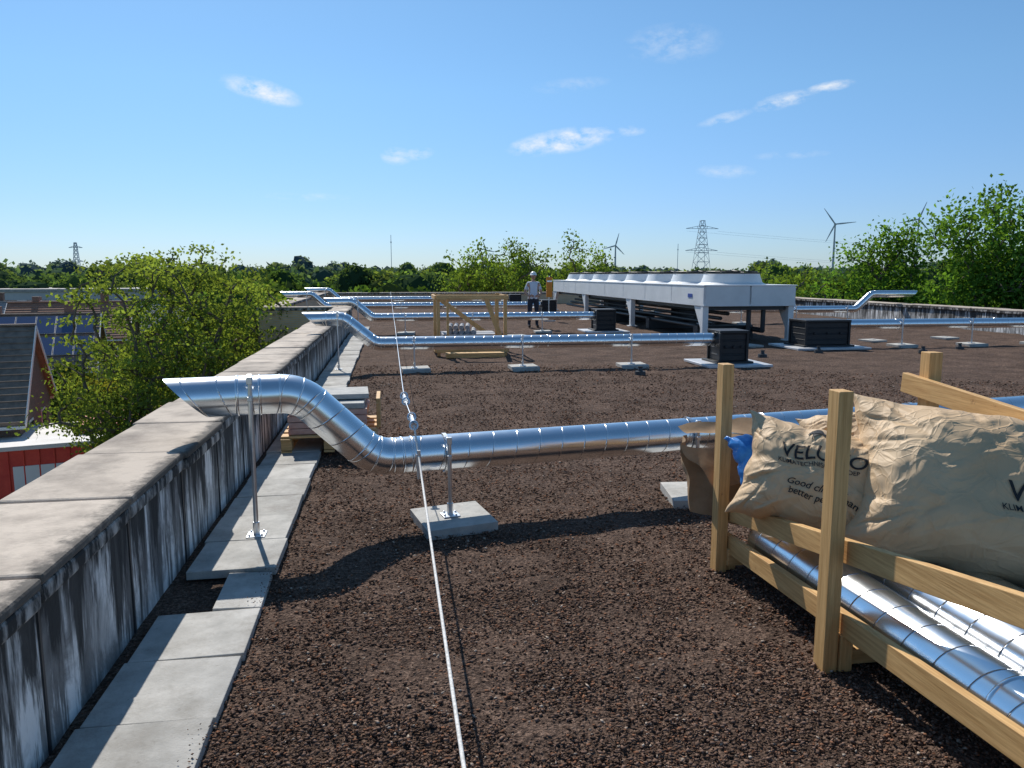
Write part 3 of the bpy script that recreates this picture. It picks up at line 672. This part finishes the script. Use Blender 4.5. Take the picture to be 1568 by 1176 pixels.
# ------------------------------------------------------------------ man
def man(loc):
    P=empty('standing_man',loc)
    J={'pel':(0,0,.98,.15),'sp':(0,0,1.14,.145),'ch':(0,0,1.36,.17),'nk':(0,.01,1.52,.062),'hd0':(0,-.01,1.60,.075),
       'sl':(.17,0,1.45,.075),'el':(.27,.03,1.18,.05),'wl':(.17,-.16,1.05,.034),'hl':(.12,-.22,1.06,.036),
       'sr':(-.17,0,1.45,.075),'er':(-.27,.03,1.18,.05),'wr':(-.17,-.16,1.05,.034),'hr':(-.12,-.22,1.06,.036),
       'hpl':(.10,0,.92,.11),'kl':(.12,-.02,.50,.075),'al':(.13,.02,.10,.05),'tl':(.14,-.15,.05,.045),
       'hpr':(-.10,0,.92,.11),'kr':(-.12,-.02,.50,.075),'ar':(-.13,.02,.10,.05),'tr':(-.14,-.15,.05,.045)}
    E=[('pel','sp'),('sp','ch'),('ch','nk'),('nk','hd0'),('ch','sl'),('sl','el'),('el','wl'),('wl','hl'),('ch','sr'),('sr','er'),('er','wr'),('wr','hr'),
       ('pel','hpl'),('hpl','kl'),('kl','al'),('al','tl'),('pel','hpr'),('hpr','kr'),('kr','ar'),('ar','tr')]
    ks=list(J); ed=[(ks.index(a),ks.index(b)) for a,b in E]; vs=[J[k][:3] for k in ks]; rr=[J[k][3] for k in ks]
    def skin(vs,ed,rr,sub=2):
        me=D.meshes.new('sk'); me.from_pydata(vs,ed,[]); o=link(D.objects.new('sk',me))
        md=o.modifiers.new('s','SKIN'); sv_=me.skin_vertices[0].data if me.skin_vertices else None
        if sv_ is None:
            bpy.context.view_layer.objects.active=o; bpy.ops.mesh.customdata_skin_add(); sv_=me.skin_vertices[0].data
        for i,r in enumerate(rr): sv_[i].radius=(r,r*.8 if r>.13 else r); sv_[i].use_root=(i==0)
        s=o.modifiers.new('ss','SUBSURF'); s.levels=sub; s.render_levels=sub
        bpy.context.view_layer.update(); ne=D.meshes.new_from_object(o.evaluated_get(bpy.context.evaluated_depsgraph_get())); D.objects.remove(o); return ne
    skinm=mat('skin',(.45,.26,.18),.6); shirt=mat('pale_tshirt',(.6,.64,.72),.9); tr=mat('dark_trousers',(.025,.03,.045),.9); hel=mat('white_helmet',(.75,.75,.73),.35); hair=mat('brown_hair',(.05,.03,.02),.9)
    me=skin(vs,ed,rr)
    for m_ in(skinm,shirt,tr,hair): me.materials.append(m_)
    for p in me.polygons:
        c=p.center; p.use_smooth=True
        arm=abs(c.x)>.12 and c.y<-.05 and c.z>.95 or (abs(c.x)>.22 and c.z<1.27 and c.z>1.0)
        p.material_index=3 if c.z<.1 else 0 if (arm or c.z>1.52) else (1 if c.z>.96 else 2)
    link(D.objects.new('body',me),P)
    for sgn in(1,-1):
        base=Vector((.12*sgn,-.22,1.06)); vs=[tuple(base)];ed=[];rr=[.03]
        for k in range(5):
            off=Vector((-.02*sgn,-.02,(.03-.018*k))); a=base+off+Vector((-.02*sgn,-.02,0)); b=a+Vector((-.035*sgn,-.02,-.01)); c=b+Vector((-.02*sgn,.015,-.015))
            if k==4: a=base+Vector((0,-.03,.035)); b=a+Vector((-.02*sgn,-.02,.015)); c=b+Vector((-.02*sgn,0,.005))
            i=len(vs); vs+=[tuple(a),tuple(b),tuple(c)]; ed+=[(0,i),(i,i+1),(i+1,i+2)]; rr+=[.009,.009,.008]
        hm=skin(vs,ed,rr,1); hm.materials.append(skinm); link(D.objects.new('hand',hm),P)
    bm=bmesh.new(); bmesh.ops.create_uvsphere(bm,u_segments=24,v_segments=18,radius=1)
    for v in bm.verts:
        x,y,z=v.co; k=1-.22*max(0,-z); v.co=Vector((x*.078*k,y*.098*k-.01,z*.118+1.69))
        if y<-.9 and -.25<z<.1: v.co.y-=.014*(1-abs(x)*3) if abs(x)<.33 else 0
    for s_ in(1,-1): 
        m4=Matrix.Translation((s_*.08,0,1.685))@Matrix.Diagonal((.012,.02,.032,1)); bmesh.ops.create_uvsphere(bm,u_segments=8,v_segments=6,radius=1,matrix=m4)
    me=D.meshes.new('head'); bm.to_mesh(me); bm.free(); me.materials.append(skinm); me.polygons.foreach_set('use_smooth',[True]*len(me.polygons)); link(D.objects.new('head',me),P)
    g=MB()
    for s_ in(1,-1): g.cyl((s_*.03,-.098,1.70),(s_*.03,-.106,1.70),.009,n=8)
    g.box((0,-.102,1.635),(.045,.008,.008)); g.obj('face_features',[hair],P)
    bm=bmesh.new(); bmesh.ops.create_uvsphere(bm,u_segments=24,v_segments=14,radius=1)
    for v in bm.verts:
        x,y,z=v.co; zz=max(z,0); v.co=Vector((x*(.105 if z>-.05 else .115),y*(.125 if z>-.05 else .14)-(.03 if z<.05 and y<0 else 0),1.735+zz*.115-(.008 if z<0 else 0)))
    me=D.meshes.new('helmet'); bm.to_mesh(me); bm.free(); me.materials.append(hel); me.polygons.foreach_set('use_smooth',[True]*len(me.polygons)); link(D.objects.new('helmet',me),P)
man((4.62,25.0,0))
M_or=mat('orange_paint',(.75,.25,.02),.5)
g=MB(); g.box((5.9,28.6,1.28),(.22,.05,.75),m=0); g.cyl((5.9,28.64,0),(5.9,28.64,1.7),.025,m=1); g.box((5.9,28.57,1.5),(.2,.02,.06),m=1); g.box((5.9,28.6,.03),(.4,.4,.06),m=1); g.obj('orange_warning_sign',[M_or,M_steel])
# ------------------------------------------------------------------ foliage
def leaves(name,P,s,C,parent=None,asp=.62):
    n=len(P); u=np.random.normal(size=(n,3)); u/=np.linalg.norm(u,axis=1)[:,None]; w=np.random.normal(size=(n,3)); v=np.cross(u,w); v/=np.linalg.norm(v,axis=1)[:,None]
    s=s[:,None]; V=np.stack([P-u*s,P-v*s*asp+u*s*.1,P+u*s,P+v*s*asp+u*s*.1],1)
    me=D.meshes.new(name); me.vertices.add(n*4); me.vertices.foreach_set('co',V.reshape(-1)); me.loops.add(n*4); me.loops.foreach_set('vertex_index',np.arange(n*4))
    me.polygons.add(n); me.polygons.foreach_set('loop_start',np.arange(n)*4); me.update(calc_edges=True)
    A_=np.ones((n,4,4)); A_[...,:3]=C[:,None]; at=me.color_attributes.new('Col','FLOAT_COLOR','POINT'); at.data.foreach_set('color',A_.reshape(-1))
    me.materials.append(M_leaf); return link(D.objects.new(name,me),parent)
def tree(name,base,cc,cr,ncl,lp,ls,col,seed,tr=.22,sig=.45,bias=.45,flat=.6,hole=.0,lumpy=.45,under=-1.0,minr=.012):
    rnd=random.Random(seed); P=empty(name); base=Vector(base); cc=Vector(cc)
    top=Vector((base.x*.6+cc.x*.4,base.y*.6+cc.y*.4,cc.z-cr[2]*.7))
    nodes=[(base,-1)]; 
    for i in range(1,5): nodes.append((base.lerp(top,i/4)+Vector((rnd.uniform(-.1,.1),rnd.uniform(-.1,.1),0)),i-1))
    cl=[]
    while len(cl)<ncl:
        d=Vector((rnd.gauss(0,1),rnd.gauss(0,1),rnd.gauss(0,1))).normalized()
        if d.z<under: continue
        k=rnd.random()**bias; lump=.95+lumpy*noise.noise(d*1.9+Vector((seed,0,0)))
        sq=1.0 if d.z<=0 else 1.0+.22*(1-abs(2*d.z*d.z-1))     # broaden the shoulders of the dome
        p=Vector((d.x*cr[0],d.y*cr[1],d.z*cr[2]))*k*lump*sq
        if noise.noise(p*.8+Vector((seed*3.1,0,0)))<hole-.35: continue
        cl.append(cc+p)
    cl.sort(key=lambda p:(p-top).length)
    leafn=[]
    for p in cl:
        best=None;bd=1e9
        for i,(q,_) in enumerate(nodes):
            if i<3: continue
            d=(p-q).length+.25*(q-top).length+(.8*max(0,q.z-p.z))
            if d<bd: bd=d;best=i
        q=nodes[best][0]; mid=q.lerp(p,.5)+Vector((rnd.uniform(-.1,.1),rnd.uniform(-.1,.1),.12*(p-q).length))
        nodes.append((mid,best)); nodes.append((p,len(nodes)-1)); leafn.append(len(nodes)-1)
    cnt=[0]*len(nodes)
    for i in leafn:
        k=i
        while k!=-1: cnt[k]+=1; k=nodes[k][1]
    g=MB(); mxc=cnt[0] or 1
    for i,(p,pa) in enumerate(nodes):
        if pa<0: continue
        r1=max(minr,tr*(max(cnt[i],1)/mxc)**.5); r0=max(minr*1.15,tr*(max(cnt[pa],1)/mxc)**.5)
        if pa==0: r0*=1.4
        g.cyl(nodes[pa][0],p,min(r0,r1*1.5),r1,n=6,caps=False)
    g.obj('trunk_and_branches',[M_bark],P,smooth=True)
    rs=np.random.RandomState(seed); Ps=[];Cs=[]
    for p in cl:
        k=rs.randint(int(lp*.5),int(lp*1.5)); o=rs.normal(size=(k,3))*np.array([sig,sig,sig*flat])
        Ps.append(np.array(p)[None]+o); b=rs.uniform(.6,1.3); Cs.append(np.array(col)[None]*b*rs.uniform(.75,1.3,(k,1)))
    Ps=np.concatenate(Ps);Cs=np.concatenate(Cs); s=rs.uniform(.6,1.3,len(Ps))*ls
    leaves('crown',Ps,s,Cs,P); return P
# large tree left
c=pol(-14.3,27); tree('spreading_tree',(c.x,c.y,GZ),(c.x,c.y,-1.35),(3.75,3.75,4.1),560,62,.066,(.16,.22,.055),11,tr=.42,sig=.30,bias=.38,flat=.30,lumpy=.08,hole=.06,minr=.018)
c=pol(-19.3,25); tree('garden_tree',(c.x,c.y,GZ),(c.x,c.y,-2.7),(1.8,1.8,1.2),60,70,.06,(.14,.20,.05),12,tr=.15,sig=.28,flat=.35,hole=.08)
c=pol(-10.4,33); tree('garden_tree',(c.x,c.y,GZ),(c.x,c.y,-2.0),(2.3,2.3,2.7),120,70,.085,(.085,.145,.038),13,tr=.15,sig=.42)
c=pol(-20.3,47); tree('garden_tree',(c.x,c.y,GZ),(c.x,c.y,-5.5),(1.6,1.6,2.0),50,60,.1,(.17,.18,.04),14,tr=.12,sig=.4)
# right trees
YG=(.10,.20,.038)
for az,d,zc,rx,rz,nc,sd in((34.6,39,1.1,1.9,2.8,150,21),(37.6,37,-.2,1.4,1.8,45,25),(40.6,37,1.6,2.3,3.3,240,22),(44.8,37,1.2,2.2,2.8,150,23),(32.0,41,-.6,1.8,2.0,60,24),(37.5,44,-.9,3.2,1.7,90,26),(43.0,40,-.8,3,2,80,27)):
    c=pol(az,d); tree('leafy_tree',(c.x,c.y,GZ),(c.x,c.y,zc),(rx,rx,rz),nc,54,.095,YG,sd,tr=.2,sig=.32,bias=.45,flat=.9,hole=.08,lumpy=.4,minr=.015)
for az,d,zc,rx,rz,nc,sd in((7.4,56,.8,2.5,3.1,110,31),(9.5,58,.9,2.0,3.3,80,32),(5.4,57,.0,2.0,2.4,80,33),(13.2,60,.9,1.8,3.3,80,34),(15.0,62,.7,1.5,3.1,60,35),(28.5,58,-.4,2.3,2.4,80,36),(26.8,60,.3,.7,2.7,22,37)):
    c=pol(az,d); tree('young_tree',(c.x,c.y,GZ),(c.x,c.y,zc),(rx,rx,rz),nc,42,.120,(.13,.205,.045),sd,tr=.2,sig=.36,bias=.6,flat=.9,hole=.08,lumpy=.6,minr=.02)
# masses of distant trees
def forest(name,specs,q_per,qs,haze=0):
    Ps=[];Cs=[];Ss=[]
    bm=bmesh.new(); bmesh.ops.create_icosphere(bm,subdivisions=2,radius=1); iv=[v.co.copy() for v in bm.verts]; if_=[tuple(v.index for v in f.verts) for f in bm.faces]; bm.free()
    V=[];F=[];CC=[]
    for (x,y,h,r,col) in specs:
        cz=GZ+h-r*1.05; b0=len(V)
        sx=random.uniform(0,99)
        for v in iv:
            k=.78*(1+.35*noise.noise(v*1.7+Vector((sx,0,0)))); V.append((x+v.x*r*k,y+v.y*r*k,cz+v.z*r*1.05*k if v.z>-.2 else GZ+.2))
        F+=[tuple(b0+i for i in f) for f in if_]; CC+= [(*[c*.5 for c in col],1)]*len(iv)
        d=np.random.normal(size=(q_per,3)); d/=np.linalg.norm(d,axis=1)[:,None]; d[:,2]=np.abs(d[:,2])*1.2-.35
        ncl=9; cd=np.random.normal(size=(ncl,3)); cd/=np.linalg.norm(cd,axis=1)[:,None]; cd[:,2]=np.abs(cd[:,2])
        ii=np.random.randint(0,ncl,q_per); k=np.random.uniform(.75,1.0,q_per)
        P=d*k[:,None]*.85+cd[ii]*.22
        P=P*np.array([r,r,r*1.05])+np.array([x,y,cz]); Ps.append(P)
        bb=np.random.uniform(.6,1.35,ncl); Cs.append(np.array(col)[None]*bb[ii][:,None]*np.random.uniform(.8,1.2,(q_per,1))); Ss.append(np.random.uniform(.6,1.3,q_per)*qs)
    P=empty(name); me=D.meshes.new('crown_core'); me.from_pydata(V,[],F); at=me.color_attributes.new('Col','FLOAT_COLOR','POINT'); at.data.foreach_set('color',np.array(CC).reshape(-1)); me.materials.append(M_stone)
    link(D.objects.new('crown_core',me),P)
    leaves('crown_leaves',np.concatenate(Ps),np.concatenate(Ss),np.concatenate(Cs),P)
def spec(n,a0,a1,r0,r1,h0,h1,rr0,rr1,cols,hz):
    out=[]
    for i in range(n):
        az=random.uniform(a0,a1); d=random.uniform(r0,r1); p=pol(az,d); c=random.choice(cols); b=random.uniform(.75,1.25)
        c=tuple((1-hz)*x*b+hz*y for x,y in zip(c,(.17,.235,.30)))  # blends bluish distance haze into the tree colour itself
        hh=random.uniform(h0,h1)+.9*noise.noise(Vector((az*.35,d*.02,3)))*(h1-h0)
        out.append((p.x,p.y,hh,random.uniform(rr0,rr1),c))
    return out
G=[(.065,.125,.030),(.09,.155,.035),(.055,.10,.034),(.12,.17,.040)]
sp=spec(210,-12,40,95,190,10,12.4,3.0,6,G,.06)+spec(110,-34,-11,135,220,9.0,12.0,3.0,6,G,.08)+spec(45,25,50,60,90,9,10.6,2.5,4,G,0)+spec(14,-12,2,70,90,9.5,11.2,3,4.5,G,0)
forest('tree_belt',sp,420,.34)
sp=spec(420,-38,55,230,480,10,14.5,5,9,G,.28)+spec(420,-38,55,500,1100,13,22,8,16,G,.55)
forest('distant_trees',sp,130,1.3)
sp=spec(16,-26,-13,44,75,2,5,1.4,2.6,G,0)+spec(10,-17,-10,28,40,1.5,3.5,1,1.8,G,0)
forest('garden_shrubs',sp,420,.15)
# ------------------------------------------------------------------ neighbouring houses
M_rooft=mat('brown_roof_tiles',(.17,.125,.095),.8,c2=(.29,.215,.165),scale=3)
M_roofg=mat('grey_roof_tiles',(.26,.25,.24),.8,c2=(.40,.38,.36),scale=2)
M_roofr=mat('red_roof_tiles',(.26,.12,.075),.8,c2=(.36,.19,.12),scale=3)
M_glass=mat('window_glass',(.03,.04,.05),.08)
M_frame=mat('white_frame',(.7,.7,.68),.5)
M_solar=mat('solar_panel',(.05,.075,.15),.12)
def rowhouse(name,right_end,rotz,w,d,hw,hr,wall,roof,nwin=3,solar=False):
    P=empty(name); off=Matrix.Rotation(R(rotz),3,'Z')@Vector((-w/2,0,0)); c=Vector(right_end)+off
    P.location=(c[0],c[1],GZ); P.rotation_euler=(0,0,R(rotz))
    g=MB(); g.box((0,0,hw/2),(w,d,hw)); 
    for s_ in(-1,1):
        x=s_*w/2; g.add([(x,-d/2,hw),(x,d/2,hw),(x,0,hw+hr),(x-s_*.2,-d/2,hw),(x-s_*.2,d/2,hw),(x-s_*.2,0,hw+hr)],[(0,1,2),(3,5,4)],0)
    g.obj('walls',[wall],P)
    g=MB(); o=.35; ln=w/2+.25; sl=hr/(d/2)
    for s_ in(-1,1):
        y1=s_*(d/2+o); z1=hw-o*sl
        g.add([(-ln,y1,z1),(ln,y1,z1),(ln,0,hw+hr+.04),(-ln,0,hw+hr+.04),(-ln,y1,z1+.18),(ln,y1,z1+.18),(ln,0,hw+hr+.2),(-ln,0,hw+hr+.2)],[(0,1,2,3),(4,7,6,5),(0,4,5,1),(0,3,7,4),(1,5,6,2)],0)
        n=int(math.hypot(d/2+o,hr+o*sl)/.34)
        for i in range(n):
            f=i/n; y=y1*(1-f); z=z1+.19+(hw+hr+.2-z1-.18)*f; g.box((0,y,z),(2*ln,.05,.035),m=0)
    g.box((0,0,hw+hr+.22),(2*ln,.25,.08)); g.obj('roof',[roof],P)
    g=MB(); g.box((w*.28,.3,hw+hr+.35),(.6,.6,1.1)); g.box((w*.28,.3,hw+hr+.93),(.7,.7,.08)); g.box((-w*.3,.3,hw+hr+.3),(.5,.5,.8)); g.obj('chimney',[wall],P,bevel=.01)
    g=MB()
    for s_ in(-1,1):
        g.box((0,s_*(d/2+.36),hw-.36*sl-.02),(2*ln,.12,.12),m=1)
        x=s_*(w/2+.26)
        for q in(-1,1): g.beam((x,q*(d/2+o),hw-o*sl+.05),(x,0,hw+hr+.10),.04,.22,m=1)
    for fl in range(2):
        for i in range(nwin):
            x=-w/2+w*(i+.5)/nwin; z=1.5+fl*2.7
            if z+.6>hw: continue
            for s_ in(-1,1):
                g.box((x,s_*(d/2+.005),z),(1.5,.06,1.3),m=1); 
                for q in(-.37,.37): g.box((x+q,s_*(d/2+.03),z),(.64,.04,1.14),m=0)
    for s_ in(-1,1):
        for yy in(-d*.2,d*.2): g.box((s_*(w/2+.005),yy,4.2),(.06,1.0,1.1),m=1); g.box((s_*(w/2+.03),yy,4.2),(.04,.84,.94),m=0)
    g.obj('window',[M_glass,M_frame],P)
    g=MB(); g.box((0,-d/2-.02,1.05),(.95,.08,2.1)); g.obj('door',[M_frame],P)
    if solar:
        g=MB(); a=math.atan2(hr,d/2)
        for i in range(int(w/1.25)):
            for j in range(2):
                yy=-d/2*(.26+.42*j); zz=hw+hr*(1-(.26+.42*j))+.32
                g.box((w*.42-i*1.08,yy,zz),(1.0,1.65,.04),rot=(a,0,0),m=0); g.box((w*.42-i*1.08,yy,zz-.02),(1.04,1.69,.03),rot=(a,0,0),m=1)
        g.obj('solar_panels',[M_solar,M_flash],P)
    return P
rowhouse('brick_house',pol(-23.2,39),14,12,7.5,5.2,3.2,M_brick_dark,M_rooft,3)
rowhouse('brick_house',pol(-19.4,56),14,6.8,8,5.3,2.8,M_brick_red,M_rooft,2,solar=True)
rowhouse('brick_house',pol(-21.6,80),10,20,8,5.4,2.8,M_brick_dark,M_roofg,6)
rowhouse('brick_house',pol(-17.4,76),12,9,8,5.6,2.6,M_brick_red,M_roofr,3)
rowhouse('brick_house',pol(-12.6,96),4,22,8,5.0,2.6,M_brick_red,M_roofg,6)
g=MB(); c=pol(-25.5,140); rz=R(6)
g.box((c.x,c.y,-4.8),(50,16,8.4),rot=(0,0,rz),m=0); g.box((c.x,c.y,-.5),(50.5,16.5,.4),rot=(0,0,rz),m=1)
for i in range(12): 
    v=Matrix.Rotation(rz,3,'Z')@Vector((-23+i*4.1,-8.05,0)); g.box((c.x+v.x,c.y+v.y,-2.6),(2.8,.1,1.5),rot=(0,0,rz),m=2)
g.obj('flat_office_building',[mat('pale_cladding',(.42,.43,.44),.8,c2=(.5,.5,.5),scale=.3),M_roofg,M_glass])
# red sheds / canopy
M_redp=mat('red_paint',(.55,.03,.02),.5,c2=(.68,.06,.035),scale=2); M_tarp=mat('white_roofing',(.55,.53,.5),.7,c2=(.68,.66,.63),scale=1)
def shed(c,w,d,h,rz,flat):
    g=MB(); rm=Euler((0,0,R(rz))).to_matrix()
    def bx(o,s_,m): v=rm@Vector(o); g.box((c[0]+v.x,c[1]+v.y,GZ+v.z),s_,rot=rm,m=m)
    bx((0,0,h/2),(w,d,h),0); bx((0,0,h+.08),(w+.5,d+.5,.16),1 if flat else 0)
    bx((0,-d/2-.02,h*.45),(w*.3,.06,h*.8),2); bx((w*.33,-d/2-.02,h*.6),(w*.18,.06,h*.3),3)
    for i in range(int(w/.5)): bx((-w/2+.25+i*.5,-d/2-.03,h/2),(.05,.05,h),0)
    if not flat:
        for i in range(int(w/.4)): bx((-w/2+.2+i*.4,0,h+.19),(.08,d+.5,.06),0)
    g.obj('red_shed',[M_redp,M_tarp,M_frame,M_glass],bevel=.01)
shed(pol(-22.6,35.5),6.8,4.2,4.3,16,True); shed(pol(-17.8,36.5),3.4,3.4,4.6,20,False)
g=MB(); c=pol(-25.0,27.5)
for i in range(9): g.box((c.x+random.uniform(-.1,.1),c.y+.25*i,GZ+3.0+random.uniform(0,.1)),(4.5,.2,.05),rot=(0,0,random.uniform(-.03,.03)))
for x in(-2,2):
    for y in(0,2.1): g.box((c.x+x,c.y+y,GZ+1.5),(.12,.12,3.0))
g.obj('timber_stack',[M_wood_x])
g=MB(); c=pol(-17.4,33); g.cyl((c.x,c.y,GZ),(c.x,c.y,GZ+3.6),.06); g.cyl((c.x,c.y,GZ+3.3),(c.x,c.y,GZ+4.0),1.3,.05,n=8,m=1,caps=False); g.obj('garden_parasol',[M_steel,M_tarp])
# ------------------------------------------------------------------ turbines, pylons
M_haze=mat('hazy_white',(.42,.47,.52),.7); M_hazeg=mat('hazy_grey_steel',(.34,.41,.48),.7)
def turbine(az,d,hub,bl,rot):
    c=pol(az,d); g=MB(); z=hub
    g.cyl((c.x,c.y,GZ),(c.x,c.y,z),d*.0016,d*.0008,n=10); n=c.normalized(); g.cyl(c-n*3+Vector((0,0,z)),c+n*5+Vector((0,0,z)),1.8,n=8)
    side=Vector((n.y,-n.x,0))
    for k in range(3):
        a=R(rot+120*k); dr=side*math.sin(a)+Vector((0,0,math.cos(a))); o=c-n*4+Vector((0,0,z)); g.cyl(o,o+dr*bl*.3,d*.0008,d*.0010,n=6); g.cyl(o+dr*bl*.3,o+dr*bl,d*.0010,d*.0003,n=6)
    g.obj('wind_turbine',[M_haze])
turbine(31.3,1200,72,27,-35); turbine(16.45,1500,56,24,15); turbine(7.0,1900,60,22,-20); turbine(36.3,1300,82,26,20)
def pylon(az,d,h,wd,k_=1):
    c=pol(az,d); g=MB(); rr=d*.00026
    def leg(a,b): g.cyl(a,b,rr,n=4,caps=False)
    def w(z): return wd*(1-.85*(z/h))*.5+.6
    lv=[0,.2,.38,.52,.64,.74,.83,.92,1.0]
    for i in range(len(lv)-1):
        z0,z1=h*lv[i],h*lv[i+1]; a,b=w(z0),w(z1)
        q0=[Vector((c.x+sx*a,c.y+sy*a,GZ+z0)) for sx,sy in((-1,-1),(1,-1),(1,1),(-1,1))]; q1=[Vector((c.x+sx*b,c.y+sy*b,GZ+z1)) for sx,sy in((-1,-1),(1,-1),(1,1),(-1,1))]
        for k in range(4): leg(q0[k],q1[k]); leg(q0[k],q1[(k+1)%4]); leg(q1[k],q1[(k+1)%4])
    for zz,l in((.55,.26),(.88,.26)):
        z=GZ+h*zz; L_=h*l*k_
        for s_ in(-1,1):
            e=Vector((c.x+s_*L_,c.y,z)); leg(Vector((c.x,c.y,z)),e); leg(Vector((c.x,c.y,z+h*.05)),e)
            for f in(.3,.6): leg(Vector((c.x+s_*L_*f,c.y,z)),Vector((c.x+s_*L_*f,c.y,z+h*.05*(1-f))))
    g.obj('electricity_pylon',[M_hazeg])
pylon(22.55,700,57,14); pylon(-20.3,1000,46,7,.6)
def mast(az,d,h):
    c=pol(az,d); g=MB(); g.cyl((c.x,c.y,GZ),(c.x,c.y,h),d*.0004,d*.0003,n=6); g.cyl((c.x,c.y,h*.8),(c.x,c.y,h*.84),d*.0007,n=6); g.obj('radio_mast',[M_haze])
mast(.1,1500,76); mast(20.9,900,36)
p=MB()
for zz in(24,42):
    for s_ in(-14,14):
        a=pol(22.55,700)+Vector((s_,0,zz-3)); b=a+Vector((900,120,-4)); pr=None
        for i in range(13):
            f=i/12; q=a.lerp(b,f)-Vector((0,0,14*4*f*(1-f)))
            if pr: p.cyl(pr,q,.05,n=4,caps=False)
            pr=q
p.obj('power_lines',[M_hazeg])
